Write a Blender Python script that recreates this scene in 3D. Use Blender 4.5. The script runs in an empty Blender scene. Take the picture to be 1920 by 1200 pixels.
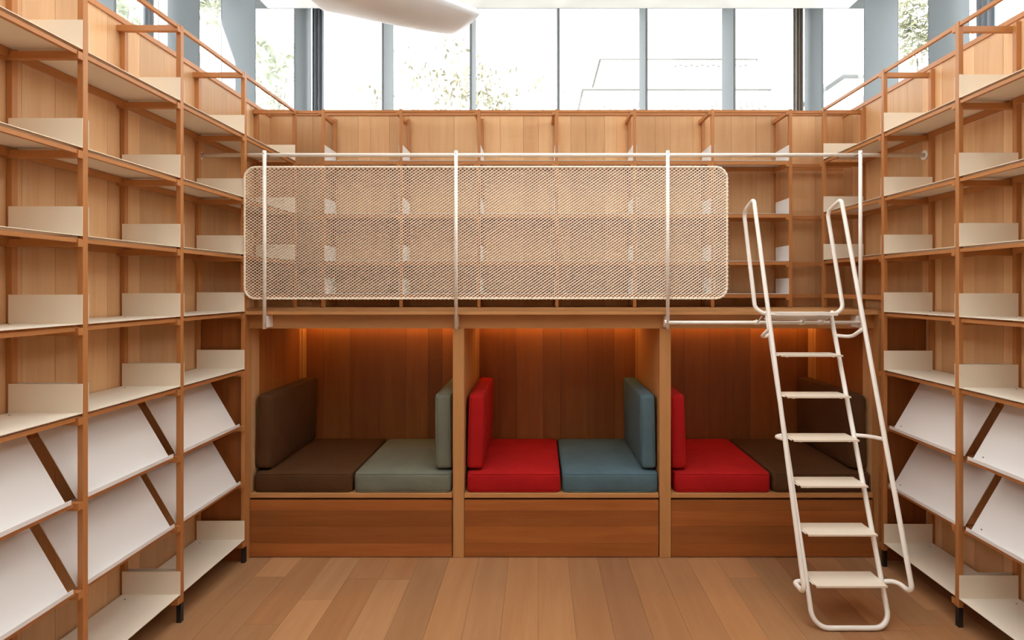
import bpy, bmesh, math, random
from mathutils import Vector, Matrix

random.seed(7)
sc = bpy.context.scene
C = sc.collection

# ------------------------------------------------------------------ camera
EYE = 1.858
F, CX, CY = 1000.0, 1010.0, 540.0            # pixels in the 1920x1200 frame
cam_d = bpy.data.cameras.new('camera')
cam = bpy.data.objects.new('camera', cam_d)
C.objects.link(cam)
cam.location = (0, 0, EYE)
cam.rotation_euler = (math.pi / 2, 0, 0)
cam_d.sensor_width = 36.0
cam_d.lens = 36.0 * F / 1920.0
cam_d.shift_x = -(CX - 960.0) / 1920.0
cam_d.shift_y = -(600.0 - CY) / 1920.0
cam_d.clip_start = 0.02
cam_d.clip_end = 300
sc.camera = cam

# ------------------------------------------------------------------ world, sun, exposure
SKY = 3.6
world = bpy.data.worlds.new('sky')
sc.world = world
world.use_nodes = True
bg = world.node_tree.nodes['Background']
bg.inputs['Color'].default_value = (1.0, 1.0, 1.0, 1)
bg.inputs['Strength'].default_value = SKY

sun_d = bpy.data.lights.new('sun', 'SUN')
sun_d.energy = 7.0
sun_d.angle = math.radians(0.6)
sun_d.color = (1.0, 0.95, 0.88)
sun = bpy.data.objects.new('sun', sun_d)
C.objects.link(sun)
sun.rotation_euler = Vector((0.19, 1.0, -0.54)).to_track_quat('-Z', 'Y').to_euler()
sun.location = (-4, -12, 12)

sc.view_settings.view_transform = 'Standard'
sc.view_settings.look = 'None'
sc.view_settings.exposure = 0.85
sc.view_settings.gamma = 1.0
sc.view_settings.use_curve_mapping = False
sc.cycles.max_bounces = 10
sc.cycles.diffuse_bounces = 7
sc.cycles.transparent_max_bounces = 24
sc.cycles.use_denoising = True
sc.cycles.sample_clamp_indirect = 6.0
sc.cycles.caustics_reflective = False
sc.cycles.caustics_refractive = False


# ------------------------------------------------------------------ materials
def new_mat(name):
    m = bpy.data.materials.new(name)
    m.use_nodes = True
    return m, m.node_tree.nodes, m.node_tree.links, m.node_tree.nodes['Principled BSDF']


def plain(name, col, rough=0.5, metal=0.0, bump=0.0, bscale=200.0, spec=0.5):
    m, n, l, b = new_mat(name)
    b.inputs['Base Color'].default_value = (*col, 1)
    b.inputs['Roughness'].default_value = rough
    b.inputs['Metallic'].default_value = metal
    b.inputs['Specular IOR Level'].default_value = spec
    if bump:
        t = n.new('ShaderNodeTexNoise')
        t.inputs['Scale'].default_value = bscale
        bp = n.new('ShaderNodeBump')
        bp.inputs['Strength'].default_value = bump
        bp.inputs['Distance'].default_value = 0.002
        l.new(t.outputs['Fac'], bp.inputs['Height'])
        l.new(bp.outputs['Normal'], b.inputs['Normal'])
    return m


def wood(name, axis, light, dark, rough=0.42, fig=0.5, spec=0.35):
    """timber with grain along one axis; the object's colour tints each piece"""
    m, n, l, b = new_mat(name)
    tc = n.new('ShaderNodeTexCoord')
    oi = n.new('ShaderNodeObjectInfo')
    vm = n.new('ShaderNodeVectorMath'); vm.operation = 'SCALE'
    comb = n.new('ShaderNodeCombineXYZ')
    for k in range(3):
        l.new(oi.outputs['Random'], comb.inputs[k])
    l.new(comb.outputs[0], vm.inputs[0]); vm.inputs['Scale'].default_value = 37.0
    add = n.new('ShaderNodeVectorMath'); add.operation = 'ADD'
    l.new(tc.outputs['Object'], add.inputs[0]); l.new(vm.outputs[0], add.inputs[1])
    s_long, s_x = 1.1, 15.0
    sc1 = [s_x] * 3; sc1[axis] = s_long
    mp = n.new('ShaderNodeMapping'); mp.inputs['Scale'].default_value = sc1
    l.new(add.outputs[0], mp.inputs['Vector'])
    n1 = n.new('ShaderNodeTexNoise')
    n1.inputs['Scale'].default_value = 1.0; n1.inputs['Detail'].default_value = 4.0
    n1.inputs['Distortion'].default_value = 0.6
    l.new(mp.outputs[0], n1.inputs['Vector'])
    sc2 = [160.0] * 3; sc2[axis] = 5.0
    mp2 = n.new('ShaderNodeMapping'); mp2.inputs['Scale'].default_value = sc2
    l.new(add.outputs[0], mp2.inputs['Vector'])
    n2 = n.new('ShaderNodeTexNoise')
    n2.inputs['Scale'].default_value = 1.0; n2.inputs['Detail'].default_value = 2.0
    l.new(mp2.outputs[0], n2.inputs['Vector'])
    mx = n.new('ShaderNodeMix'); mx.data_type = 'FLOAT'
    mx.inputs[0].default_value = 0.3
    l.new(n1.outputs['Fac'], mx.inputs[2]); l.new(n2.outputs['Fac'], mx.inputs[3])
    ramp = n.new('ShaderNodeValToRGB')
    e = ramp.color_ramp.elements
    e[0].position = 0.5 - 0.28 / max(fig, .05) * 0.5
    e[1].position = 0.5 + 0.28 / max(fig, .05) * 0.5
    e[0].position = max(0.0, e[0].position); e[1].position = min(1.0, e[1].position)
    e[0].color = (*dark, 1); e[1].color = (*light, 1)
    l.new(mx.outputs[0], ramp.inputs['Fac'])
    mul = n.new('ShaderNodeMix'); mul.data_type = 'RGBA'; mul.blend_type = 'MULTIPLY'
    mul.inputs[0].default_value = 1.0
    l.new(ramp.outputs['Color'], mul.inputs[6]); l.new(oi.outputs['Color'], mul.inputs[7])
    l.new(mul.outputs[2], b.inputs['Base Color'])
    b.inputs['Roughness'].default_value = rough
    b.inputs['Specular IOR Level'].default_value = spec
    bp = n.new('ShaderNodeBump')
    bp.inputs['Strength'].default_value = 0.08; bp.inputs['Distance'].default_value = 0.002
    l.new(n2.outputs['Fac'], bp.inputs['Height']); l.new(bp.outputs['Normal'], b.inputs['Normal'])
    return m


CH_L, CH_D = (0.68, 0.405, 0.205), (0.54, 0.285, 0.125)
W = {a: wood('cherry_wood_' + 'xyz'[a], a, CH_L, CH_D) for a in range(3)}
PO_L, PO_D = (0.52, 0.228, 0.080), (0.39, 0.150, 0.045)
MD = {a: wood('mid_cherry_' + 'xyz'[a], a, (0.56, 0.295, 0.120), (0.43, 0.200, 0.072)) for a in (0, 2)}
P = {a: wood('cherry_post_' + 'xyz'[a], a, PO_L, PO_D, rough=0.38) for a in range(3)}
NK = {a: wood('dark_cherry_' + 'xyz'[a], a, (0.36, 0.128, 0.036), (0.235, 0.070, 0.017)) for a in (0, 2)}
FLOOR_M = wood('oak_floor', 1, (0.43, 0.225, 0.105), (0.33, 0.155, 0.068), rough=0.40, fig=0.5, spec=0.4)
WHITE = plain('cream_powder_coat', (0.80, 0.72, 0.60), rough=0.48)
DISP = plain('sky_cooled_white_coat', (0.76, 0.745, 0.735), rough=0.48)  # shelf white again, with cool sky light put into the colour
LADDER_M = plain('white_tube_coat', (0.88, 0.845, 0.79), rough=0.35)
MESH_M = plain('cream_expanded_metal', (0.93, 0.85, 0.72), rough=0.45)
BLACK = plain('black_foot', (0.012, 0.012, 0.013), rough=0.5)
CONC = plain('grey_concrete', (0.18, 0.20, 0.215), rough=0.8, bump=0.2, bscale=40)
CEIL = plain('white_plaster', (0.86, 0.86, 0.85), rough=0.8)
PANEL = plain('cool_white_panel', (0.78, 0.84, 0.90), rough=0.6)
LEDGE = plain('grey_sill', (0.55, 0.55, 0.54), rough=0.8)
REARW = plain('timber_rear_wall', (0.42, 0.33, 0.25), rough=0.8)
DARKM = plain('dark_window_metal', (0.045, 0.05, 0.055), rough=0.4)
POCKET = plain('dark_pocket', (0.10, 0.11, 0.12), rough=0.8)
SCREW = plain('screw_head', (0.25, 0.24, 0.22), rough=0.35, metal=0.8)
GROUND = plain('outside_paving', (0.45, 0.45, 0.43), rough=0.9)
DARKVOID = plain('dark_carcass', (0.10, 0.045, 0.02), rough=0.7)

glass, gn, gl_, gb = new_mat('window_glass')
gn.remove(gb)
_tr = gn.new('ShaderNodeBsdfTransparent'); _tr.inputs['Color'].default_value = (0.97, 0.985, 0.98, 1)
_gl = gn.new('ShaderNodeBsdfGlossy'); _gl.inputs['Roughness'].default_value = 0.02
_mx = gn.new('ShaderNodeMixShader'); _mx.inputs[0].default_value = 0.05
gl_.new(_tr.outputs[0], _mx.inputs[1]); gl_.new(_gl.outputs[0], _mx.inputs[2])
gl_.new(_mx.outputs[0], gn['Material Output'].inputs['Surface'])


def fabric(name, col):
    m, n, l, b = new_mat(name)
    tc = n.new('ShaderNodeTexCoord')
    nz = n.new('ShaderNodeTexNoise'); nz.inputs['Scale'].default_value = 6.0
    nz.inputs['Detail'].default_value = 3
    l.new(tc.outputs['Object'], nz.inputs['Vector'])
    wv = n.new('ShaderNodeTexNoise'); wv.inputs['Scale'].default_value = 420.0
    l.new(tc.outputs['Object'], wv.inputs['Vector'])
    r = n.new('ShaderNodeValToRGB')
    r.color_ramp.elements[0].position = 0.3; r.color_ramp.elements[1].position = 0.75
    r.color_ramp.elements[0].color = (*[c * 0.9 for c in col], 1)
    r.color_ramp.elements[1].color = (*[c * 1.08 for c in col], 1)
    l.new(nz.outputs['Fac'], r.inputs['Fac']); l.new(r.outputs['Color'], b.inputs['Base Color'])
    b.inputs['Roughness'].default_value = 0.9
    b.inputs['Specular IOR Level'].default_value = 0.15
    bp = n.new('ShaderNodeBump'); bp.inputs['Strength'].default_value = 0.35
    bp.inputs['Distance'].default_value = 0.002
    bp2 = n.new('ShaderNodeBump'); bp2.inputs['Strength'].default_value = 0.35
    bp2.inputs['Distance'].default_value = 0.03
    l.new(nz.outputs['Fac'], bp2.inputs['Height'])
    l.new(wv.outputs['Fac'], bp.inputs['Height']); l.new(bp2.outputs['Normal'], bp.inputs['Normal'])
    l.new(bp.outputs['Normal'], b.inputs['Normal'])
    return m


FAB = {
    'brown': fabric('brown_canvas', (0.085, 0.038, 0.016)),
    'green': fabric('sage_canvas', (0.175, 0.190, 0.150)),
    'red': fabric('red_canvas', (0.41, 0.011, 0.012)),
    'blue': fabric('blue_canvas', (0.090, 0.155, 0.190)),
}


# ------------------------------------------------------------------ object helpers
def world_loc(o):
    v = Vector((0, 0, 0))
    while o is not None:
        v += o.location
        o = o.parent
    return v


def link(name, me, mat, loc, parent=None, tint=None):
    o = bpy.data.objects.new(name, me)
    C.objects.link(o)
    if mat is not None and len(me.materials) == 0:
        me.materials.append(mat)
    loc = Vector(loc)
    if parent is not None:
        o.parent = parent
        loc = loc - world_loc(parent)
    o.location = loc
    if tint is not None:
        o.color = (*tint, 1)
    else:
        o.color = (1, 1, 1, 1)
    return o


_cache = {}


def box_mesh(dx, dy, dz, mat, bev=0.0):
    key = (round(dx, 5), round(dy, 5), round(dz, 5), mat.name, bev)
    if key in _cache:
        return _cache[key]
    bm = bmesh.new()
    bmesh.ops.create_cube(bm, size=1.0)
    bmesh.ops.scale(bm, vec=(dx, dy, dz), verts=bm.verts)
    if bev:
        bmesh.ops.bevel(bm, geom=list(bm.edges), offset=bev, segments=1, affect='EDGES')
    me = bpy.data.meshes.new('box')
    bm.to_mesh(me); bm.free()
    me.materials.append(mat)
    _cache[key] = me
    return me


def box(name, x0, x1, y0, y1, z0, z1, mat, parent=None, bev=0.0, tint=None):
    x0, x1 = min(x0, x1), max(x0, x1)
    y0, y1 = min(y0, y1), max(y0, y1)
    z0, z1 = min(z0, z1), max(z0, z1)
    me = box_mesh(x1 - x0, y1 - y0, z1 - z0, mat, bev)
    return link(name, me, mat, ((x0 + x1) / 2, (y0 + y1) / 2, (z0 + z1) / 2), parent, tint)


def multi_mesh(name, verts, faces, mat, parent=None, smooth=False, origin=None):
    """one mesh from world-space vertices; origin at the centre of its bounds"""
    vs = [Vector(v) for v in verts]
    if origin is None:
        lo = Vector([min(v[k] for v in vs) for k in range(3)])
        hi = Vector([max(v[k] for v in vs) for k in range(3)])
        origin = (lo + hi) / 2
    origin = Vector(origin)
    me = bpy.data.meshes.new(name)
    me.from_pydata([tuple(v - origin) for v in vs], [], faces)
    me.update()
    if smooth:
        for p in me.polygons:
            p.use_smooth = True
    me.materials.append(mat)
    return link(name, me, mat, origin, parent)


def add_box(V, Fs, x0, x1, y0, y1, z0, z1):
    b = len(V)
    for z in (z0, z1):
        for y in (y0, y1):
            for x in (x0, x1):
                V.append((x, y, z))
    for f in ((0, 2, 3, 1), (4, 5, 7, 6), (0, 1, 5, 4), (2, 6, 7, 3), (0, 4, 6, 2), (1, 3, 7, 5)):
        Fs.append(tuple(b + i for i in f))


def fillet(pts, radii, seg=6, closed=False):
    pts = [Vector(p) for p in pts]
    n = len(pts)
    if not isinstance(radii, (list, tuple)):
        radii = [radii] * n
    out = []
    for i in range(n):
        if not closed and i in (0, n - 1):
            out.append(pts[i]); continue
        a, p, b = pts[i - 1], pts[i], pts[(i + 1) % n]
        u, v = (a - p), (b - p)
        lu, lv = u.length, v.length
        u.normalize(); v.normalize()
        ang = u.angle(v)
        if radii[i] <= 0 or ang > math.pi - 0.02:
            out.append(p); continue
        t = min(radii[i] / math.tan(ang / 2), lu * 0.49, lv * 0.49)
        r = t * math.tan(ang / 2)
        cdir = (u + v).normalized()
        c = p + cdir * (r / math.sin(ang / 2))
        s, e = p + u * t - c, p + v * t - c
        tot = s.angle(e)
        ax = s.cross(e).normalized()
        for k in range(seg + 1):
            out.append(c + Matrix.Rotation(tot * k / seg, 3, ax) @ s)
    return out


def tube_geo(path, r, sides=10, closed=False, V=None, Fs=None):
    V = [] if V is None else V
    Fs = [] if Fs is None else Fs
    path = [Vector(p) for p in path]
    n = len(path)
    base = len(V)
    t0 = None
    nrm = None
    for i in range(n):
        if closed:
            t = (path[(i + 1) % n] - path[i - 1]).normalized()
        elif i == 0:
            t = (path[1] - path[0]).normalized()
        elif i == n - 1:
            t = (path[-1] - path[-2]).normalized()
        else:
            t = ((path[i + 1] - path[i]).normalized() + (path[i] - path[i - 1]).normalized()).normalized()
        if nrm is None:
            nrm = t.orthogonal().normalized()
        else:
            nrm = (nrm - t * nrm.dot(t)).normalized()
        bi = t.cross(nrm)
        for k in range(sides):
            a = 2 * math.pi * k / sides
            V.append(tuple(path[i] + nrm * (r * math.cos(a)) + bi * (r * math.sin(a))))
    m = n if closed else n - 1
    for i in range(m):
        j = (i + 1) % n
        for k in range(sides):
            k2 = (k + 1) % sides
            Fs.append((base + i * sides + k, base + i * sides + k2, base + j * sides + k2, base + j * sides + k))
    if not closed:
        Fs.append(tuple(base + k for k in reversed(range(sides))))
        Fs.append(tuple(base + (n - 1) * sides + k for k in range(sides)))
    return V, Fs


def tube(name, pts, r, mat, parent=None, rad=0.0, sides=10, closed=False, seg=6):
    path = fillet(pts, rad, seg, closed) if rad else [Vector(p) for p in pts]
    V, Fs = tube_geo(path, r, sides, closed)
    return multi_mesh(name, V, Fs, mat, parent, smooth=True)


def thing(name, label, cat, loc, group=None, kind=None):
    o = bpy.data.objects.new(name, None)
    o.empty_display_size = 0.1
    C.objects.link(o)
    o.location = loc
    tag(o, label, cat, group, kind)
    return o


def tag(o, label=None, cat=None, group=None, kind=None):
    if label: o['label'] = label
    if cat: o['category'] = cat
    if group: o['group'] = group
    if kind: o['kind'] = kind
    return o


def tone(spread=0.16, red=0.05):
    if random.random() < 0.14 and spread > 0.1:
        return (1.16, 1.22, 1.28)
    k = 1.0 + random.uniform(-spread, spread * 0.6)
    w = random.uniform(-red, red)
    return (k * (1 + w * 0.3), k * (1 - w * 0.5), k * (1 - w * 1.4))


# ------------------------------------------------------------------ key planes (metres; camera at x=0, y=0)
XL, XR = -1.984, 2.297             # front planes of the side bookcases
PL, PR = -2.322, 2.640             # faces of the side wall boarding
PB = 4.620                         # face of the back wall boarding
YB0 = 4.349                        # front plane of the back bookcase
YBASE = 3.676                      # front of the benches
TOPW = 3.362                       # top of the boarding
DECK = 1.700
HEAD = 4.565
YREAR = -2.2

# ------------------------------------------------------------------ floor
floor = box('floor', -3.2, 3.6, YREAR, 5.6, -0.06, -0.012, DARKVOID)
tag(floor, 'oak plank floor of the reading room', 'floor', kind='structure')
PW = 0.2035
fixed = {}
light_t, dark_t = (1.32, 1.36, 1.40), (0.72, 0.70, 0.74)
x = 0.404
cols = [0.404 + PW * k for k in range(-14, 12)]
for cx in cols:
    if cx < -2.4 or cx > 2.6:
        continue
    cuts = [0.3]
    y = 0.3
    off = random.uniform(0.4, 2.2)
    key = round((cx - 0.404) / PW)
    if key == -11:      # pale piece up against the left bench
        cuts = [0.3, 1.7, 3.43, 3.72]
    elif key == -9:
        cuts = [0.3, 1.2, 3.176, 3.72]
    else:
        y = 0.3 + off
        while y < 3.5:
            cuts.append(y); y += random.uniform(1.2, 2.2)
        if len(cuts) > 1 and 3.72 - cuts[-1] < 0.25:
            cuts.pop()
        cuts.append(3.72)
    for a, b_ in zip(cuts[:-1], cuts[1:]):
        t = tone(0.11, 0.06)
        if key == -11 and b_ == 3.72: t = light_t
        if key == -9 and b_ == 3.176: t = light_t
        if key == 0: t = (0.80, 0.78, 0.82)
        if key == -5 : t = (1.12, 1.12, 1.1)
        if key in (-3, -2): t = (1.10, 1.10, 1.08)
        if key == 6: t = (0.80, 0.74, 0.72)
        box('plank', cx + 0.0006, cx + PW - 0.0006, a + 0.0006, b_ - 0.0006, -0.012, 0.0, FLOOR_M, floor, tint=t)
# floor further back, outside the frame
box('floor_field', -3.2, 3.6, YREAR, 0.298, -0.012, 0.0, FLOOR_M, floor)

# ------------------------------------------------------------------ walls with vertical boards
def board_row(parent, axis, a0, a1, face, thick, z0, z1, sgn, mean=0.165, mat=None, spread=0.19):
    """vertical boards side by side along x (axis 0) or y (axis 1)"""
    mat = mat or W[2]
    a = a0
    while a < a1 - 0.01:
        w = random.choice((0.105, 0.13, 0.15, 0.165, 0.18, 0.2, 0.215)) * mean / 0.165
        if a1 - (a + w) < 0.07:
            w = a1 - a
        lift = random.uniform(0, 0.0012)
        f0, f1 = face - sgn * lift, face + sgn * thick
        t = tone(spread, 0.06)
        if axis == 0:
            box('board', a + 0.0008, a + w - 0.0008, f0, f1, z0, z1, mat, parent, tint=t)
        else:
            box('board', f0, f1, a + 0.0008, a + w - 0.0008, z0, z1, mat, parent, tint=t)
        a += w


wl = box('wall_left', -3.12, PL - 0.014, YREAR, 5.6, 0, 3.30, LEDGE)
tag(wl, 'timber boarded wall behind the left bookcase', 'wall', kind='structure')
wr = box('wall_right', PR + 0.014, 3.53, YREAR, 5.6, 0, 3.30, LEDGE)
tag(wr, 'timber boarded wall behind the right bookcase', 'wall', kind='structure')
wb = box('wall_back', PL - 0.014, PR + 0.014, PB + 0.014, 5.55, 0, 3.30, LEDGE)
tag(wb, 'timber boarded wall behind the upper back bookcase', 'wall', kind='structure')
board_row(wl, 1, 0.75, 4.62, PL, 0.014, 0.0, TOPW - 0.03, -1)
board_row(wr, 1, 0.75, 4.62, PR, 0.014, 0.0, TOPW - 0.03, 1)
board_row(wb, 0, PL, PR, PB, 0.014, DECK + 0.002, TOPW, 1)
for par, args in ((wl, (PL - 0.032, PL + 0.010, 0.75, 4.64)), (wr, (PR - 0.010, PR + 0.032, 0.75, 4.64)),
                  (wb, (PL + 0.012, PR - 0.012, PB - 0.010, PB + 0.032))):
    x0, x1, y0, y1 = args
    up = 0.03 if par is wb else 0.0
    box('cap_trim', x0, x1, y0, y1, TOPW - 0.03 + up * 0.6, TOPW + up, P[0] if par is wb else P[1], par)
box('backing', PL - 0.034, PL - 0.0145, 0.75, 4.64, 3.301, TOPW - 0.031, LEDGE, wl)
box('backing', PR + 0.0145, PR + 0.034, 0.75, 4.64, 3.301, TOPW - 0.031, LEDGE, wr)
box('backing', PL - 0.01, PR + 0.01, PB + 0.0145, PB + 0.034, 3.301, TOPW - 0.013, LEDGE, wb)
wf = box('wall_behind', -3.12, 3.53, YREAR - 0.1, YREAR, 0, 4.8, REARW)
tag(wf, 'plain wall on the camera side of the room', 'wall', kind='structure')

# ceiling with rooflight wells added unseen for top light, deep to stop the sun
CO_X = [(-2.25, -0.75), (-0.55, 0.95), (1.15, 2.65)]
CO_Y = [(-1.4, -0.45), (-0.1, 0.85), (1.2, 2.15), (2.5, 3.45)]
V, Fs = [], []
gx = [-2.62] + [v for p in CO_X for v in p] + [3.00]
gy = [YREAR] + [v for p in CO_Y for v in p] + [5.16]
for i in range(len(gx) - 1):
    for j in range(len(gy) - 1):
        if i % 2 == 1 and j % 2 == 1:
            continue
        top = HEAD + 0.85 if gy[j] < 3.4 else HEAD + 0.12
        add_box(V, Fs, gx[i], gx[i + 1], gy[j], gy[j + 1], HEAD, top)
ceil = multi_mesh('ceiling', V, Fs, CEIL)
tag(ceil, 'white ceiling with added rooflight wells out of view', 'ceiling', kind='structure')
V, Fs = [], []
for x0, x1 in ((-3.2, -2.621), (3.001, 3.62)):
    add_box(V, Fs, x0, x1, YREAR, 5.62, 4.80, 4.92)
add_box(V, Fs, -2.621, 3.001, 5.161, 5.62, 4.80, 4.92)
add_box(V, Fs, -2.62, 3.0, 5.13, 5.16, HEAD + 0.121, 4.92)
roof = multi_mesh('ceiling_pocket', V, Fs, POCKET)
tag(roof, 'dark recess above the window heads', 'ceiling', kind='structure')

# concrete fins and glazing ------------------------------------------------------------
FX = [-2.365 + 0.853 * k for k in range(7)]
FY = [5.155 - 0.855 * k for k in range(7)]
trim_n = 0
for nm_, xa_, xb_ in (('left', -3.12, -2.70), ('right', 3.11, 3.53)):  # solid infill added out of view to cut light from the camera side
    o = box('wall_%s_upper' % nm_, xa_, xb_, YREAR, FY[-1] - 0.855, 3.30, 4.80, REARW)
    tag(o, 'solid upper wall on the %s, added to cut camera-side light' % nm_, 'wall', kind='structure')


def trim(lbl, *a, mat=CONC):
    global trim_n
    trim_n += 1
    o = box('trim_%d' % trim_n, *a, mat)
    return tag(o, lbl, 'trim', kind='structure')


ords = ['first', 'second', 'third', 'fourth', 'fifth', 'sixth', 'seventh', 'eighth', 'ninth']
for k, fx in enumerate(FX):
    trim('slim grey concrete fin, %s from the left in the back window wall' % ords[k],
         fx - 0.011, fx + 0.011, 5.175, 5.50, 3.30, 4.80)
for k, fy in enumerate(FY):
    trim('grey concrete fin, %s from the back in the left window wall' % ords[k],
         -3.06, -2.745, fy, fy + 0.022, 3.30, 4.80)
    trim('grey concrete fin, %s from the back in the right window wall' % ords[k],
         3.155, 3.47, fy, fy + 0.022, 3.30, 4.80)

win_n = 0


def window(lbl, x0, x1, y0, y1, along):
    """glass pane with slim dark frame; along = 0 (x) or 1 (y)"""
    global win_n
    win_n += 1
    o = thing('window_%d' % win_n, lbl, 'window', ((x0 + x1) / 2, (y0 + y1) / 2, 3.30), kind='structure')
    zt = 4.80
    if along == 0:
        box('pane', x0 + .005, x1 - .005, y0, y0 + 0.008, 3.31, zt - 0.005, glass, o)
        box('sill_frame', x0 + .001, x1 - .001, y0 - 0.015, y0 + 0.02, 3.30, 3.335, DARKM, o)
        box('side_frame', x0 + .001, x0 + 0.012, y0 - 0.012, y0 + 0.018, 3.335, zt - 0.001, DARKM, o)
    else:
        box('pane', x0, x0 + 0.008, y0 + .005, y1 - .005, 3.31, zt - 0.005, glass, o)
        box('sill_frame', x0 - 0.015, x0 + 0.02, y0 + .001, y1 - .001, 3.30, 3.335, DARKM, o)
        box('side_frame', x0 - 0.012, x0 + 0.018, y0 + .001, y0 + 0.012, 3.335, zt - 0.001, DARKM, o)
    return o


xs = [-3.06] + FX + [3.47]
for k in range(len(xs) - 1):
    window('tall clear window pane, %s from the left in the back window wall' % ords[k], xs[k], xs[k + 1], 5.505, 5.513, 0)
ys = FY + [FY[-1] - 0.855]
for k in range(len(FY)):
    lo, hi = ys[k + 1], ys[k]
    window('clear window pane in front of the %s fin from the back, left wall' % ords[k], -3.075, -3.067, lo + 0.022, hi, 1)
    window('clear window pane in front of the %s fin from the back, right wall' % ords[k], 3.475, 3.483, lo + 0.022, hi, 1)
for i, (x0, x1) in enumerate(CO_X):  # rooflights added out of view to light the room from above
    for j, (y0, y1) in enumerate(CO_Y):
        win_n += 1
        rl = thing('window_%d' % win_n, 'rooflight added out of view for top light, column %d row %d' % (i + 1, j + 1), 'rooflight', ((x0 + x1) / 2, (y0 + y1) / 2, HEAD + 0.85), kind='structure')
        box('pane', x0 - 0.02, x1 + 0.02, y0 - 0.02, y1 + 0.02, HEAD + 0.851, HEAD + 0.859, glass, rl)
window('narrow corner pane at the back end of the left window wall', -3.075, -3.067, 5.177, 5.50, 1)
window('narrow corner pane at the back end of the right window wall', 3.475, 3.483, 5.177, 5.50, 1)


def curtain(label, x0, y0, length, axis, col):
    """gathered curtain: a folded sheet with thickness"""
    n = 40
    V, Fs = [], []
    for z in (3.31, 4.79):
        for side in (0, 1):
            for i in range(n + 1):
                t = i / n
                w = 0.022 * math.sin(t * math.pi * 2 * 3.0) + side * 0.006
                V.append((x0 + t * length, y0 + w, z) if axis == 0 else (x0 + w, y0 + t * length, z))
    m = n + 1
    for i in range(n):
        Fs.append((i, i + 1, 2 * m + i + 1, 2 * m + i))
        Fs.append((m + i, 3 * m + i, 3 * m + i + 1, m + i + 1))
        Fs.append((2 * m + i, 2 * m + i + 1, 3 * m + i + 1, 3 * m + i))
        Fs.append((i, m + i, m + i + 1, i + 1))
    Fs.append((0, 2 * m, 3 * m, m)); Fs.append((n, m + n, 3 * m + n, 2 * m + n))
    o = multi_mesh('curtain', V, Fs, col, smooth=False)
    return tag(o, label, 'curtain')


CUR = plain('charcoal_curtain', (0.27, 0.30, 0.34), rough=0.9)
CUR2 = plain('taupe_curtain', (0.30, 0.27, 0.235), rough=0.9)
curtain('charcoal curtain gathered beside the leftmost fin of the back window wall', -2.305, 5.43, 0.118, 0, CUR)
curtain('taupe curtain gathered beside the rightmost fin of the back window wall', 2.595, 5.43, 0.095, 0, CUR2)
curtain('dark curtain gathered in the right window wall above the bookcase', 3.40, 3.98, 0.15, 1, CUR)
curtain('dark curtain gathered in the left window wall above the bookcase', -3.00, 4.02, 0.13, 1, CUR)

# curved ceiling panel -------------------------------------------------------------------
def baffle():
    A, B = Vector((-1.49, 3.70)), Vector((-0.672, 4.035))
    Cc, E = Vector((-0.415, 3.745)), Vector((-1.62, 2.75))
    nu, nv = 24, 16
    V, Fs = [], []
    def pt(u, v):
        p = (A * (1 - u) + B * u) * v + (E * (1 - u) + Cc * u) * (1 - v)
        bow = 0.02 - 0.085 * (4 * v * (1 - v)) ** 0.8 * (0.35 + 0.65 * math.sin(math.pi * u) ** 0.5)
        return (p.x, p.y, 3.758 + bow)
    for s in (0, 1):
        for j in range(nv + 1):
            for i in range(nu + 1):
                x_, y_, z_ = pt(i / nu, j / nv)
                V.append((x_, y_, z_ + 0.035 * s))
    row, lay = nu + 1, (nu + 1) * (nv + 1)
    for j in range(nv):
        for i in range(nu):
            a = j * row + i
            Fs.append((a, a + row, a + row + 1, a + 1))
            Fs.append((lay + a, lay + a + 1, lay + a + row + 1, lay + a + row))
    for i in range(nu):
        Fs.append((i, i + 1, lay + i + 1, lay + i))
        a = nv * row + i
        Fs.append((a, lay + a, lay + a + 1, a + 1))
    for j in range(nv):
        a = j * row
        Fs.append((a, lay + a, lay + a + row, a + row))
        a = j * row + nu
        Fs.append((a, a + row, lay + a + row, lay + a))
    t = thing('ceiling_panel', 'curved white panel hanging from the ceiling before the windows', 'ceiling panel', (-1.05, 3.56, 3.758))
    multi_mesh('panel_shell', V, Fs, PANEL, t, smooth=True)
    for (x_, y_) in ((-1.3, 3.2), (-0.75, 3.75), (-0.62, 3.62), (-1.35, 3.5)):
        tube('cable', [(x_, y_, 3.82), (x_, y_, HEAD)], 0.0015, SCREW, t, sides=6)


baffle()

# ------------------------------------------------------------------ bookcases
LEV = {'r2': 2.8985, 'r3': 2.471, 'r4': 2.087, 'r5': 1.703, 'r6': 1.315, 'd1': 0.939, 'd2': 0.554, 'r9': 0.162}
POST = 0.026
TOPZ = 3.318
SH_D = 0.322


def sheet_shelf(root, sgn, xf, ya, yb, z):
    """white sheet shelf along y between two posts, upturned flange at each end"""
    x0, x1 = xf, xf + sgn * SH_D
    s = box('shelf', x0, x1, ya, yb, z - 0.003, z, WHITE, root)
    for yy in (ya, yb - 0.0025):
        box('end_flange', x0, x1, yy, yy + 0.0025, z, z + 0.126, WHITE, s)
    rc = 0.006 if z > EYE else (0.012 if z > 1 else 0.05)
    box('front_rail', xf + sgn * rc, xf + sgn * (rc + 0.018), ya - 0.0005, yb + 0.0015, z - 0.032, z - 0.014, P[1], root)
    xr = xf + sgn * (SH_D - 0.004)
    box('rear_rail', xr - sgn * 0.018, xr, ya - 0.002, yb + 0.002, z - 0.040, z - 0.0045, P[1], root)
    for yy in (ya + 0.05, yb - 0.05):
        V, Fs = [], []
        tube_geo([(xf + sgn * 0.27, yy, z), (xf + sgn * 0.27, yy, z + 0.002)], 0.004, 8, V=V, Fs=Fs)
        multi_mesh('screw', V, Fs, SCREW, s)


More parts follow.
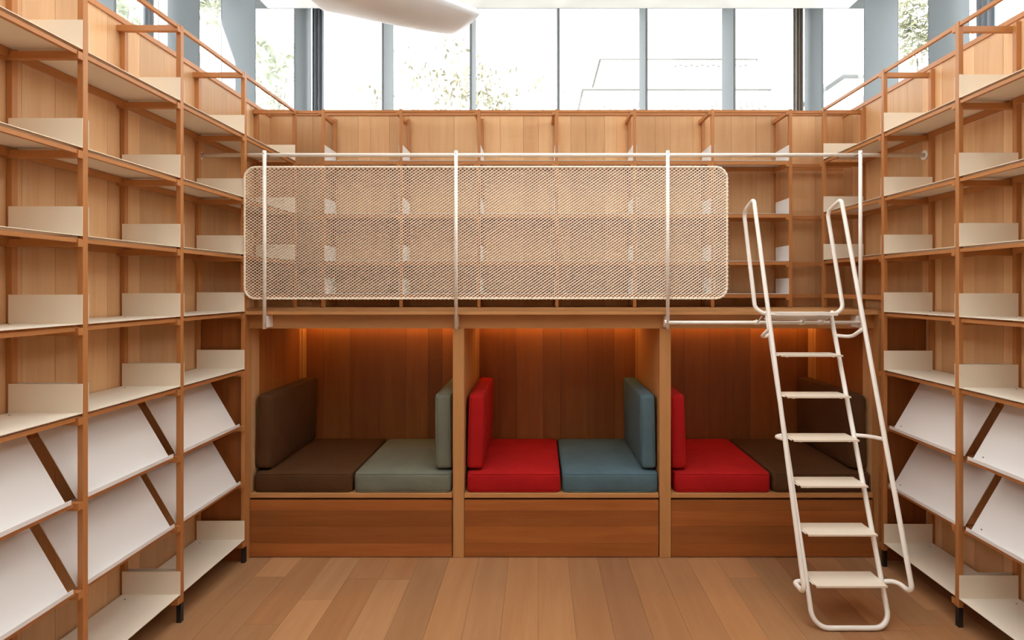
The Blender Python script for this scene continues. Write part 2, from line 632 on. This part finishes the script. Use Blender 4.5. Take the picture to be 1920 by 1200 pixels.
def display_shelf(root, sgn, xf, ya, yb, z):
    """slanted white display board with a small lip along its lower edge"""
    a = (xf + sgn * 0.0315, z)
    b = (xf + sgn * 0.212, z + 0.307)
    nrm = Vector((b[1] - a[1], 0, -(b[0] - a[0]))).normalized() * 0.003
    V, Fs = [], []
    for yy in (ya, yb):
        V += [(a[0], yy, a[1]), (b[0], yy, b[1]), (b[0] + nrm.x, yy, b[1] + nrm.z), (a[0] + nrm.x, yy, a[1] + nrm.z)]
    Fs = [(0, 1, 2, 3), (7, 6, 5, 4), (0, 4, 5, 1), (1, 5, 6, 2), (2, 6, 7, 3), (3, 7, 4, 0)]
    s = multi_mesh('display_shelf', V, Fs, DISP, root)
    V, Fs = [], []
    xa, xb = sorted((xf + sgn * 0.004, xf + sgn * 0.034))
    yl = ya + POST
    add_box(V, Fs, xa, xb, yl, yb, z - 0.003, z)
    xa, xb = sorted((xf + sgn * 0.004, xf + sgn * 0.007))
    add_box(V, Fs, xa, xb, yl, yb, z, z + 0.016)
    multi_mesh('lip', V, Fs, DISP, s)
    d = (Vector((b[0], 0, b[1])) - Vector((a[0], 0, a[1]))).normalized()
    for yy in (ya + 0.05, yb - 0.05):
        p = Vector((a[0], yy, a[1])) + d * 0.03
        n_ = Vector((-d.z * sgn, 0, d.x * sgn)) if True else d
        V, Fs = [], []
        tube_geo([p, p + n_ * 0.002], 0.004, 8, V=V, Fs=Fs)
        multi_mesh('screw', V, Fs, SCREW, s)
    box('front_rail', xf + sgn * 0.014, xf + sgn * 0.030, ya + POST, yb + 0.020, z - 0.022, z - 0.006, P[1], root)
    xr = xf + sgn * 0.226
    box('rear_rail', xr, xr + sgn * 0.018, ya - 0.004, yb + 0.004, z + 0.262, z + 0.292, P[1], root)


def side_bookcase(name, label, sgn, xf, panel, posts, corner, near_stub):
    """posts: y of the near face of each post from far to near; corner: y of the corner post on the platform"""
    root = thing(name, label, 'bookcase', (xf + sgn * 0.16, sum(posts) / len(posts), 0))
    xr = panel - sgn * 0.002
    allp = [(corner, DECK + 0.001, ('r2', 'r3', 'r4'))] + [(p, 0.0, None) for p in posts]
    for (yp, zb, lv) in allp:
        floor_post = zb == 0.0
        z0 = 0.108 if floor_post else zb
        t = tone(0.06, 0.03)
        box('front_post', xf, xf + sgn * POST, yp, yp + POST, z0, TOPZ, P[2], root, bev=0.0015, tint=t)
        box('rear_post', xr - sgn * POST, xr, yp, yp + POST, z0, TOPZ, P[2], root, bev=0.0015, tint=t)
        if floor_post:
            box('foot', xf + sgn * 0.001, xf + sgn * (POST - 0.001), yp + 0.001, yp + POST - 0.001, 0.0, 0.1085, BLACK, root)
            box('foot', xr - sgn * (POST - 0.001), xr - sgn * 0.001, yp + 0.001, yp + POST - 0.001, 0.0, 0.1085, BLACK, root)
        ys0 = yp - 0.0245 if near_stub else yp + POST + 0.0005
        names = lv or LEV.keys()
        for k in names:
            z = LEV[k]
            dz = 0.0 if k[0] == 'r' else 0.008
            box('cross_rail', xf, xr, ys0, ys0 + 0.024, z - 0.050 + dz, z - 0.018 + dz, P[0], root)
        box('cross_rail', xf + sgn * 0.001, xr, ys0, ys0 + 0.024, TOPZ - 0.045, TOPZ - 0.014, P[0], root)
    order = [corner] + list(posts)
    for far, near in zip(order[:-1], order[1:]):
        ya, yb = near + POST + 0.001, far - 0.002
        is_corner = far == corner
        box('top_rail', xf + sgn * 0.003, xf + sgn * 0.021, ya, yb + 0.001, TOPZ - 0.026, TOPZ - 0.006, P[1], root)
        for k in (('r2', 'r3', 'r4') if is_corner else LEV.keys()):
            if k[0] == 'r':
                sheet_shelf(root, sgn, xf, ya, yb, LEV[k])
            else:
                display_shelf(root, sgn, xf, near + 0.002, far - 0.054 + (0.01 if k == 'd2' else 0), LEV[k])
        if is_corner:
            for zz in (1.81,):
                box('front_rail', xf + sgn * 0.002, xf + sgn * 0.020, ya, yb, zz - 0.03, zz, P[1], root)
                box('rear_rail', xf + sgn * 0.29, xf + sgn * 0.308, ya, yb, zz - 0.03, zz, P[1], root)
    return root


LY = [3.600, 2.956, 2.323, 1.690]
RY = [3.551, 2.916, 2.280, 1.645]
side_bookcase('bookcase', 'tall open cherry bookcase with cream shelves lining the left wall', -1, XL, PL, LY, YB0, True)
side_bookcase('bookcase', 'tall open cherry bookcase with cream shelves lining the right wall behind the ladder', 1, XR, PR, RY, YB0 - 0.045, False)

# back bookcase ---------------------------------------------------------------------------
bb = thing('bookcase', 'upper open cherry bookcase standing on the platform behind the wire guard', 'bookcase', (0.148, 4.45, DECK))
BX = [-1.760 + 0.636 * k for k in range(7)]
BLEV = [2.8985, 2.466, 2.080, 1.812]
for bx in BX:
    t = tone(0.06, 0.03)
    box('front_post', bx - POST / 2, bx + POST / 2, YB0, YB0 + POST, DECK + .001, TOPZ, P[2], bb, bev=0.0015, tint=t)
    box('rear_post', bx - POST / 2, bx + POST / 2, PB - 0.003 - POST, PB - 0.003, DECK + .001, TOPZ, P[2], bb, bev=0.0015, tint=t)
    for z in BLEV + [TOPZ + 0.004]:
        box('cross_rail', bx - POST / 2 - 0.0245, bx - POST / 2 - 0.0005, YB0 + 0.001, PB - 0.003, z - 0.050, z - 0.018, P[1], bb)
ends = [XL - POST - 0.001] + BX + [XR + POST + 0.001]
for a, b_ in zip(BX[:-1], BX[1:]):
    x0, x1 = a + POST / 2 + 0.001, b_ - POST / 2 - 0.001
    box('top_rail', x0, x1, YB0 + 0.003, YB0 + 0.021, TOPZ - 0.026, TOPZ - 0.006, P[0], bb)
    for z in BLEV:
        s = box('shelf', x0, x1, YB0, YB0 + 0.240, z - 0.003, z, DISP, bb)
        for xx in (x0, x1 - 0.0025):
            box('end_flange', xx, xx + 0.0025, YB0, YB0 + 0.240, z, z + 0.126, DISP, s)
        box('front_rail', x0, x1, YB0 + 0.002, YB0 + 0.020, z - 0.034, z - 0.006, P[0], bb)
        box('rear_rail', x0, x1, YB0 + 0.215, YB0 + 0.233, z - 0.040, z - 0.0045, P[0], bb)
for x0, x1 in ((PL + 0.032, BX[0] - POST / 2 - 0.026), (BX[-1] + POST / 2 + 0.001, PR - 0.032)):
    box('top_rail', x0, x1, YB0 + 0.028, YB0 + 0.046, TOPZ - 0.026, TOPZ - 0.006, P[0], bb)
    for z in BLEV:
        box('front_rail', x0, x1, YB0 + 0.100, YB0 + 0.118, z - 0.034, z - 0.006, P[0], bb)
        box('rear_rail', x0, x1, YB0 + 0.215, YB0 + 0.233, z - 0.034, z - 0.006, P[0], bb)

# ------------------------------------------------------------------ loft platform with three nooks
NL, NR = -1.994, 2.312            # inner faces of the outer nook walls
D1 = (-0.591, -0.514)
D2 = (0.833, 0.910)
YN = 4.57                         # face of the nook back boarding
FAS = 1.579
pf = thing('loft_platform', 'cherry timber platform with three seating nooks underneath', 'platform', (0.16, 4.1, 0))
box('deck', PL + 0.012, PR - 0.012, 3.634, PB - 0.002, DECK - 0.022, DECK, MD[0], pf, tint=(1.05, 1.05, 1.05))
box('deck_nosing', -1.980, 2.290, 3.604, 3.6335, DECK - 0.022, DECK, MD[0], pf, tint=(1.05, 1.05, 1.05))
for x0, x1 in ((NL, -0.5535), (-0.5525, 0.8715), (0.8725, NR)):
    box('fascia', x0, x1, YBASE, YBASE + 0.024, FAS, DECK - 0.0225, MD[0], pf, tint=tone(0.05))
for x0, x1 in (D1, D2):
    box('divider', x0, x1, YBASE - 0.004, YN - 0.001, 0.001, FAS - 0.0005, MD[2], pf, bev=0.001, tint=(1.04, 1.03, 1.0))
box('side_panel', NL - 0.024, NL, 3.632, YN, 0.001, DECK - 0.0225, MD[2], pf, tint=(0.95, 0.93, 0.9))
box('side_panel', NR, NR + 0.024, 3.632, YN, 0.001, DECK - 0.0225, MD[2], pf, tint=(0.95, 0.93, 0.9))
# end panels closing the space beside the nooks
for lo, hi in ((PL + 0.002, NL - 0.025), (NR + 0.025, PR - 0.002)):
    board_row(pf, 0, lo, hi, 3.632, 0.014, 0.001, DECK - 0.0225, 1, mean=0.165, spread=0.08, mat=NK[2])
# soffit over the nooks, stopping short of the back boards
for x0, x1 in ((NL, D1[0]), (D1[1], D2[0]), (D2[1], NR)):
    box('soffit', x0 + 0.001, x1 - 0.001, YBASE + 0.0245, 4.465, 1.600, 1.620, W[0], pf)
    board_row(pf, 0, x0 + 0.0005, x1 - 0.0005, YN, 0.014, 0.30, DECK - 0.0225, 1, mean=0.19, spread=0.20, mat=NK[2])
    # thin lighter strips added in the corners for the LED-lit bands
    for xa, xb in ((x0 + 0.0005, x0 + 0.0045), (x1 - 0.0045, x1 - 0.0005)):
        box('lit_corner_strip', xa, xb, 4.49, YN - 0.001, 0.30, 1.60, MD[2], pf)
# side boards lining the outer nooks
for xa, xb in ((NL + 0.0005, NL + 0.004), (NR - 0.004, NR - 0.0005)):
    y = 3.70
    for w in (0.10, 0.22, 0.20, 0.22):
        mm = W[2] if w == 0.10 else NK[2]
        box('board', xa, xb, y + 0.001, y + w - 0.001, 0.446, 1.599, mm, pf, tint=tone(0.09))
        y += w

LED, ln_, ll_, lb_ = new_mat('amber_led')
lb_.inputs['Base Color'].default_value = (1, 0.6, 0.25, 1)
lb_.inputs['Emission Color'].default_value = (1.0, 0.50, 0.13, 1)
lb_.inputs['Emission Strength'].default_value = 14.0
nooks = [('left', NL, D1[0]), ('middle', D1[1], D2[0]), ('right', D2[1], NR)]
for nm, x0, x1 in nooks:
    t = thing('light_strip', 'amber light strip hidden at the back of the %s nook ceiling' % nm, 'lamp', ((x0 + x1) / 2, 4.51, 1.62))
    box('channel', x0 + 0.008, x1 - 0.008, 4.488, 4.522, 1.612, 1.640, POCKET, t)
    box('diffuser', x0 + 0.010, x1 - 0.010, 4.492, 4.518, 1.606, 1.612, LED, t)

TI = {'left': [(1.28, 1.26, 1.2), (0.92, 0.90, 0.86), (1.02, 1.0, 1.0), (1.38, 1.36, 1.3)],
      'middle': [(1.36, 1.36, 1.3), (1.05, 1.0, 0.95), (1.32, 1.30, 1.2), (1.22, 1.18, 1.1)],
      'right': [(1.12, 1.1, 1.05), (1.25, 1.2, 1.15), (1.0, 0.98, 0.95), (1.15, 1.1, 1.05)]}
# benches ---------------------------------------------------------------------------------
for nm, x0, x1 in nooks:
    b = thing('storage_bench', 'cherry storage bench with boarded front under the %s nook' % nm, 'bench', ((x0 + x1) / 2, 4.1, 0))
    box('bench_top', x0 + 0.002, x1 - 0.006, YBASE, YN - 0.002, 0.412, 0.441, MD[0], b, bev=0.001, tint=(1.08, 1.05, 1.0))
    box('carcass', x0 + 0.004, x1 - 0.008, YBASE + 0.022, YN - 0.004, 0.0, 0.411, DARKVOID, b)
    fp = box('front_panel', x0 + 0.003, x1 - 0.007, YBASE + 0.012, YBASE + 0.021, 0.006, 0.396, DARKVOID, b)
    z = 0.396
    for h in (0.073, 0.107, 0.118, 0.092):
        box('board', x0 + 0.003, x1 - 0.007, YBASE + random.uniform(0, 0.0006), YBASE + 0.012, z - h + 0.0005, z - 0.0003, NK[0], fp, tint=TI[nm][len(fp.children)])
        z -= h

# ------------------------------------------------------------------ cushions
def cushion_mesh(dx, dy, dz, r, bulge, axis):
    """rounded, slightly puffed box; axis = thin direction"""
    h = Vector((dx / 2, dy / 2, dz / 2))
    def lines(n, hh):
        base = [-hh, -hh + r * 0.3, -hh + r * 0.65, -hh + r]
        mid = [(-hh + r) + (2 * hh - 2 * r) * k / n for k in range(1, n)]
        return base + mid + [-v for v in reversed(base)]
    ls = [lines(10 if h[k] > 0.15 else 3, h[k]) for k in range(3)]
    V, Fs, idx = [], [], {}
    def vid(p):
        key = tuple(round(c, 6) for c in p)
        if key not in idx:
            idx[key] = len(V)
            q = Vector(p)
            inner = Vector([max(-h[k] + r, min(h[k] - r, q[k])) for k in range(3)])
            d = q - inner
            if d.length > 1e-9:
                q = inner + d.normalized() * r
            u = [1 - (q[k] / h[k]) ** 2 for k in range(3)]
            o1, o2 = [k for k in range(3) if k != axis]
            q[axis] += bulge * (q[axis] / h[axis]) * max(0, u[o1]) ** 0.6 * max(0, u[o2]) ** 0.6
            for oo, ot in ((o1, o2), (o2, o1)):
                q[oo] += 0.35 * bulge * (q[oo] / h[oo]) * max(0, u[ot]) * max(0, u[axis])
            V.append(q)
        return idx[key]
    for k in range(3):
        a, b_ = [i for i in range(3) if i != k]
        for s in (-1, 1):
            for i in range(len(ls[a]) - 1):
                for j in range(len(ls[b_]) - 1):
                    quad = []
                    for (ii, jj) in ((i, j), (i + 1, j), (i + 1, j + 1), (i, j + 1)):
                        p = [0, 0, 0]; p[k] = s * h[k]; p[a] = ls[a][ii]; p[b_] = ls[b_][jj]
                        quad.append(vid(p))
                    if (s > 0) != (k == 1):
                        Fs.append(tuple(quad))
                    else:
                        Fs.append(tuple(reversed(quad)))
    return V, Fs


def cushion(name, label, x0, x1, y0, y1, z0, z1, axis, col, rot=0.0, group=None):
    dx, dy, dz = x1 - x0, y1 - y0, z1 - z0
    c = Vector(((x0 + x1) / 2, (y0 + y1) / 2, z0))
    r = 0.026
    V, Fs = cushion_mesh(dx, dy, dz, r, 0.012, axis)
    if axis == 2:
        V = [Vector((v.x, v.y, max(v.z, -dz / 2))) for v in V]
    root = thing(name, label, 'cushion', c, group)
    me = bpy.data.meshes.new('cover')
    me.from_pydata([tuple(v) for v in V], [], Fs); me.update()
    for p in me.polygons: p.use_smooth = True
    link('cover', me, FAB[col], c + Vector((0, 0, dz / 2)), root)
    # piping round both large faces
    h = Vector((dx / 2, dy / 2, dz / 2))
    o1, o2 = [k for k in range(3) if k != axis]
    e = r * 0.27
    for s in (-1, 1):
        pts = []
        for (sa, sb) in ((-1, -1), (1, -1), (1, 1), (-1, 1)):
            p = [0, 0, 0]
            p[axis] = s * (h[axis] - e); p[o1] = sa * (h[o1] - e); p[o2] = sb * (h[o2] - e)
            pts.append(Vector(p))
        path = fillet(pts, 0.03, 5, True)
        V2, F2 = tube_geo(path, 0.0056, 6, True)
        me2 = bpy.data.meshes.new('piping'); me2.from_pydata(V2, [], F2); me2.update()
        for p in me2.polygons: p.use_smooth = True
        link('piping', me2, FAB[col], c + Vector((0, 0, dz / 2)), root)
    if rot:
        root.rotation_euler = (0, rot, 0)
    return root


def px(xpx, Y):
    return (xpx - CX) * Y / F


S0, S1 = 0.4415, 0.575
YF = 3.690
seat = [('brown', 474, 660.5, 'left'), ('green', 662, 847, 'left'), ('red', 874, 1052, 'middle'),
        ('blue', 1053.5, 1236, 'middle'), ('red', 1264, 1447, 'right'), ('brown', 1449, 1634, 'right')]
cn = {'brown': 'dark brown', 'green': 'sage green', 'red': 'red', 'blue': 'blue grey'}
for col, a, b_, nm in seat:
    cushion('seat_cushion', 'flat %s seat cushion lying on the %s bench' % (cn[col], nm), px(a, YF) + 0.004, px(b_, YF) - 0.004, YF, YN - 0.02, S0, S1, 2, col,
            group='seat cushions on the benches')
backs = [('brown', -1.985, -1.878, 'left', 'left end', 0.03), ('green', -0.722, -0.612, 'left', 'right end', -0.01),
         ('red', -0.503, -0.395, 'middle', 'left end', 0.03), ('blue', 0.722, 0.822, 'middle', 'right end', -0.02),
         ('red', 0.935, 1.035, 'right', 'left end', -0.03), ('brown', 2.19, 2.295, 'right', 'right end', -0.02)]
for col, a, b_, nm, side, rot in backs:
    cushion('back_cushion', 'upright %s back cushion at the %s of the %s nook' % (cn[col], side, nm), a, b_, 3.73, 4.50, S1 + 0.016, 1.108, 0, col, rot,
            group='back cushions in the nooks')

# ------------------------------------------------------------------ guard rail
gr = thing('guard_rail', 'cream guard rail with expanded metal panel along the platform edge', 'railing', (0.16, 3.58, 1.583))
YS = 3.574
SX = [-1.8376, -0.554, 0.865, 2.156]
for i, sx in enumerate(SX):
    st = tube('stanchion', [(sx, YS, 1.583), (sx, YS, 2.778)], 0.012, LADDER_M, gr, sides=12)
    box('bracket', sx - 0.006, sx + 0.006, YS + 0.008, YBASE - 0.0005, 1.592, 1.672, LADDER_M, st)
    tube('rail_pin', [(sx, YS - 0.0135, 2.757), (sx, 3.645, 2.757)], 0.0035, SCREW, st, sides=8)
tube('handrail', [(PL + 0.001, 3.645, 2.766), (PR - 0.001, 3.645, 2.766)], 0.0135, LADDER_M, gr, sides=14)
for xx in (PL + 0.0005, PR - 0.0065):
    V, Fs = tube_geo([(xx, 3.645, 2.766), (xx + 0.006, 3.645, 2.766)], 0.034, 16)
    fl = multi_mesh('wall_flange', V, Fs, LADDER_M, gr)
tube('ladder_bar', [(SX[2], YS, 1.626), (SX[3], YS, 1.626)], 0.0125, LADDER_M, gr, sides=14)
V, Fs = tube_geo([(SX[2] - 0.022, YS - 0.001, 1.626), (SX[2] - 0.012, YS - 0.001, 1.626)], 0.018, 14)
multi_mesh('end_cap', V, Fs, LADDER_M, gr)

# framed expanded metal panel
MX0, MX1, MZ0, MZ1 = -1.980, 1.268, 1.787, 2.672
YM = 3.591
rad = 0.075
corners = [(MX0, YM, MZ0), (MX1, YM, MZ0), (MX1, YM, MZ1), (MX0, YM, MZ1)]
path = fillet(corners, rad, 8, True)
V, Fs = tube_geo(path, 0.0065, 10, True)
multi_mesh('panel_frame', V, Fs, MESH_M, gr, smooth=True)
# mesh edge wrapped round the frame: a wire coil along the outline
dense = []
n = len(path)
for i in range(n):
    a, b_ = path[i], path[(i + 1) % n]
    L = (b_ - a).length
    k = max(1, int(L / 0.0036))
    for j in range(k):
        dense.append(a.lerp(b_, j / k))
coil = []
dist = 0.0
for i, p in enumerate(dense):
    t = (dense[(i + 1) % len(dense)] - dense[i - 1]).normalized()
    nx = Vector((0, 1, 0)); bx_ = t.cross(nx)
    ph = 2 * math.pi * dist / 0.0285
    coil.append(p + nx * (0.0072 * math.cos(ph)) + bx_ * (0.0072 * math.sin(ph)))
    dist += (dense[(i + 1) % len(dense)] - p).length
V, Fs = tube_geo(coil, 0.0028, 4, True)
tag(multi_mesh('edge_coil', V, Fs, MESH_M, gr, smooth=True), kind='stuff')
# diamonds
pw, ph = 0.0285, 0.0198
V, Fs = [], []
hw, hd = 0.0022, 0.0010
def inside(x_, z_):
    cx_ = min(max(x_, MX0 + rad), MX1 - rad); cz_ = min(max(z_, MZ0 + rad), MZ1 - rad)
    return (x_ - cx_) ** 2 + (z_ - cz_) ** 2 <= rad * rad and MX0 <= x_ <= MX1 and MZ0 <= z_ <= MZ1
nx_, nz_ = int((MX1 - MX0) / (pw / 2)) + 1, int((MZ1 - MZ0) / (ph / 2)) + 1
for i in range(nx_):
    for j in range(nz_):
        if (i + j) % 2:
            continue
        for dj in (1, -1):
            x0, z0 = MX0 + i * pw / 2, MZ0 + j * ph / 2
            x1, z1 = x0 + pw / 2, z0 + dj * ph / 2
            if not (inside((x0 + x1) / 2, (z0 + z1) / 2)):
                continue
            d = Vector((x1 - x0, 0, z1 - z0)).normalized()
            nn = Vector((-d.z, 0, d.x)) * hw
            b0 = len(V)
            tilt = 0.0012 * dj
            for (xx, zz) in ((x0, z0), (x1, z1)):
                for sa in (-1, 1):
                    for sy in (-1, 1):
                        V.append((xx + nn.x * sa, YM + sy * hd + sa * tilt, zz + nn.z * sa))
            Fs += [(b0, b0 + 1, b0 + 5, b0 + 4), (b0 + 2, b0 + 6, b0 + 7, b0 + 3), (b0, b0 + 4, b0 + 6, b0 + 2), (b0 + 1, b0 + 3, b0 + 7, b0 + 5)]
tag(multi_mesh('mesh_infill', V, Fs, MESH_M, gr), kind='stuff')

# ------------------------------------------------------------------ ladder
ld = thing('ladder', 'white tubular step ladder with handrails leaning on the platform at right', 'ladder', (1.70, 3.1, 0))
SLx, SRx = 1.490, 1.908
HLx, HRx = 1.420, 1.997
def sty(z):                       # y of the stile plane at a height
    return 2.892 + (z - 0.0135) * 0.353
TR = 0.0140
tube('stile_frame', [(SLx, sty(1.70), 1.70), (SLx, sty(0.0137), 0.0137), (SRx, sty(0.0137), 0.0137), (SRx, sty(1.70), 1.70)], 0.0132, LADDER_M, ld, rad=0.085, sides=14, seg=9)
for s, sx, hx in ((-1, SLx, HLx), (1, SRx, HRx)):
    mid = (sx + hx) / 2
    hr = tube('handrail', [(sx, sty(0.225), 0.225), (hx, 2.975, 0.222), (hx, 2.845, 0.225), (hx, 3.520, 2.445),
                      (hx, 3.690, 2.385), (hx, 3.500, 1.725), (sx + 0.3 * (hx - sx), 3.475, 1.690), (sx, sty(1.69), 1.700)],
              0.0130, LADDER_M, ld, rad=[0, 0.04, 0.035, 0.03, 0.05, 0.06, 0.03, 0], sides=14, seg=7)
    tube('side_brace', [(sx, sty(0.975), 0.968), (hx, 3.205, 0.965), (hx, 3.075, 0.985)], 0.0115, LADDER_M, ld, rad=0.05, sides=12)
    tube('side_brace', [(sx, sty(1.555), 1.553), (hx, 3.405, 1.545), (hx, 3.265, 1.615)], 0.0115, LADDER_M, ld, rad=0.05, sides=12)
for k in range(1, 7):
    z = 0.240 * k
    y0, y1 = sty(z) - 0.078, sty(z) + 0.074
    V, Fs = [], []
    x0, x1 = SLx + 0.0135, SRx - 0.0135
    add_box(V, Fs, x0 + 0.004, x1, y0, y1, z - 0.004, z)
    add_box(V, Fs, x0 + 0.004, x1, y0, y0 + 0.003, z - 0.010, z - 0.004)
    td = multi_mesh('tread', V, Fs, WHITE, ld)
    for xb in (x0 + 0.05, x1 - 0.05):
        tube('rubber_stop', [(xb, y0 + 0.02, z - 0.016), (xb, y0 + 0.02, z - 0.004)], 0.008, LADDER_M, td, sides=10)
    for xb in (x0 + 0.002, x1 - 0.002):
        tube('tread_stay', [(xb, sty(z), z - 0.008), (xb + (0.0015 if xb < 1.7 else -0.0015), y0 + 0.03, z - 0.008)], 0.004, LADDER_M, td, sides=8)
# landing plate and hooks over the bar
V, Fs = [], []
add_box(V, Fs, SLx + 0.016, SRx - 0.016, 3.375, 3.545, 1.697, 1.701)
add_box(V, Fs, SLx + 0.016, SRx - 0.016, 3.375, 3.378, 1.683, 1.697)
lp = multi_mesh('landing_plate', V, Fs, LADDER_M, ld)
for xb in (SLx + 0.016, SRx - 0.016):
    tube('landing_arm', [(xb, 3.38, 1.688), (xb, 3.55, 1.688)], 0.007, LADDER_M, lp, sides=8)
for yy, zz in ((3.47, 1.672), (3.52, 1.655)):
    tube('under_bar', [(SLx, yy, zz), (SRx, yy, zz)], 0.007, LADDER_M, ld, sides=10)
for xb in (SLx - 0.03, 1.76, SRx - 0.02):
    pts = []
    for k in range(9):
        a = math.radians(-60 + 30 * k)
        pts.append((xb, YS + 0.0165 * math.cos(a), 1.626 + 0.0165 * math.sin(a)))
    pts.append((xb, 3.49, 1.672))
    hk = tube('hook', pts, 0.0045, LADDER_M, ld, sides=8)
    V, Fs = tube_geo([(xb - 0.018, YS, 1.626), (xb + 0.018, YS, 1.626)], 0.0155, 14)
    multi_mesh('roller', V, Fs, LADDER_M, hk, smooth=False)

# ------------------------------------------------------------------ outside: ground, trees, building
g = box('ground', -60, 60, -40, 80, -0.3, -0.1, GROUND)
tag(g, 'pale paving outside the windows', 'ground', kind='structure')

LEAF = plain('pale_green_leaf', (0.32, 0.345, 0.28), rough=0.7)
LEAF2 = plain('yellow_green_leaf', (0.34, 0.325, 0.22), rough=0.7)
LEAF3 = plain('thin_yellow_leaf', (0.17, 0.16, 0.10), rough=0.7)
BARK = plain('grey_bark', (0.30, 0.27, 0.24), rough=0.9)
for m_ in (LEAF, LEAF2):
    b = m_.node_tree.nodes['Principled BSDF']
    tr_ = m_.node_tree.nodes.new('ShaderNodeBsdfTranslucent')
    tr_.inputs['Color'].default_value = (0.36, 0.38, 0.28, 1)
    mixn = m_.node_tree.nodes.new('ShaderNodeMixShader'); mixn.inputs[0].default_value = 0.45
    m_.node_tree.links.new(b.outputs[0], mixn.inputs[1]); m_.node_tree.links.new(tr_.outputs[0], mixn.inputs[2])
    m_.node_tree.links.new(mixn.outputs[0], m_.node_tree.nodes['Material Output'].inputs['Surface'])


def tree(label, x, y, h, rx, rz, n, seed, leaf, size=0.10):
    rnd = random.Random(seed)
    t = thing('tree', label, 'tree', (x, y, -0.1), group='trees outside the windows')
    tube('trunk', [(x, y, -0.1), (x + 0.1, y, h * 0.45), (x - 0.05, y + .1, h * 0.8)], 0.09, BARK, t, sides=8)
    for k in range(7):
        a = rnd.uniform(0, 6.28); l_ = rnd.uniform(0.5, 0.95) * rx
        tube('branch', [(x + .05, y, h * rnd.uniform(0.45, 0.65)), (x + math.cos(a) * l_, y + math.sin(a) * l_, h * rnd.uniform(0.8, 1.05))], 0.025, BARK, t, sides=6)
    V, Fs = [], []
    clumps = [(x + rnd.gauss(0, rx * 0.45), y + rnd.gauss(0, rx * 0.45), h + rnd.gauss(0, rz * 0.45)) for _ in range(26)]
    for _ in range(n):
        c = rnd.choice(clumps)
        p = Vector((c[0] + rnd.gauss(0, rx * 0.17), c[1] + rnd.gauss(0, rx * 0.17), c[2] + rnd.gauss(0, rz * 0.15)))
        u = Vector((rnd.gauss(0, 1), rnd.gauss(0, 1), rnd.gauss(0, 1))).normalized()
        v = u.orthogonal().normalized()
        s = size * rnd.uniform(0.6, 1.3)
        b0 = len(V)
        V += [tuple(p - u * s), tuple(p + v * s * 0.45), tuple(p + u * s), tuple(p - v * s * 0.45)]
        Fs.append((b0, b0 + 1, b0 + 2, b0 + 3))
    tag(multi_mesh('foliage', V, Fs, leaf, t), kind='stuff')


tree('green tree beyond the leftmost back window', -5.7, 11.5, 6.9, 0.65, 1.1, 520, 3, LEAF)
tree('loose yellowish tree beyond the middle of the back windows', -1.7, 13.0, 6.5, 1.6, 0.9, 900, 5, LEAF3, 0.085)
tree('leafy tree beyond the left side windows', -7.4, 9.0, 6.6, 0.8, 0.9, 600, 8, LEAF)
tree('tall tree between the two far left fins', -9.9, 16.0, 10.6, 0.8, 0.8, 450, 9, LEAF, 0.13)
tree('yellow green tree beyond the right side windows', 8.2, 11.3, 7.6, 1.0, 1.0, 1700, 11, LEAF2)

BW = plain('pale_render', (0.62, 0.62, 0.60), rough=0.9)
BG = plain('grey_stone_moulding', (0.17, 0.17, 0.165), rough=0.9)
ROOFM = plain('slate_roof', (0.15, 0.155, 0.16), rough=0.8)
bd = thing('building', 'pale neighbouring building with stone cornice seen through the right back windows', 'building', (6.5, 27, -0.1))
box('wall', 2.15, 11.0, 25.5, 31, -0.1, 11.3, BW, bd)
box('cornice', 2.05, 11.1, 25.3, 31.1, 11.3, 11.36, BG, bd)
rf = box('upper_storey', 3.1, 10.8, 26.5, 31, 11.36, 13.2, BW, bd)
box('upper_cornice', 3.0, 10.9, 26.4, 31.1, 13.2, 13.24, BG, rf)
for k in range(8):
    w = box('window', 2.8 + k * 1.0, 3.3 + k * 1.0, 25.42, 25.52, 8.5, 10.0, BG, bd)
    box('pane', 2.85 + k * 1.0, 3.25 + k * 1.0, 25.39, 25.43, 8.55, 9.95, ROOFM, w)
for k in range(30):
    box('dentil', 2.5 + k * 0.285, 2.64 + k * 0.285, 25.4, 25.5, 10.35 + 0.08 * (k % 3), 10.78, BG, bd)
for k in range(14):
    box('dentil', 6.7 + k * 0.27, 6.85 + k * 0.27, 26.4, 26.5, 12.85 + 0.05 * (k % 2), 13.12, BG, rf)
h2 = thing('building', 'low pale house with slate roof beyond the right corner window', 'building', (15, 25, -0.1))
box('wall', 13.2, 18.5, 23, 28, -0.1, 10.9, BW, h2)
V = [(12.9, 22.6, 10.9), (18.9, 22.6, 10.9), (18.9, 28.4, 10.9), (12.9, 28.4, 10.9), (14.6, 25.5, 12.4), (17.2, 25.5, 12.4)]
Fs = [(0, 1, 5, 4), (1, 2, 5), (2, 3, 4, 5), (3, 0, 4), (3, 2, 1, 0)]
multi_mesh('roof', V, Fs, ROOFM, h2)
for k in range(3):
    w = box('window', 13.9 + k * 1.5, 14.7 + k * 1.5, 22.93, 23.02, 8.8, 10.2, BG, h2)
    box('pane', 13.96 + k * 1.5, 14.64 + k * 1.5, 22.9, 22.94, 8.86, 10.14, ROOFM, w)
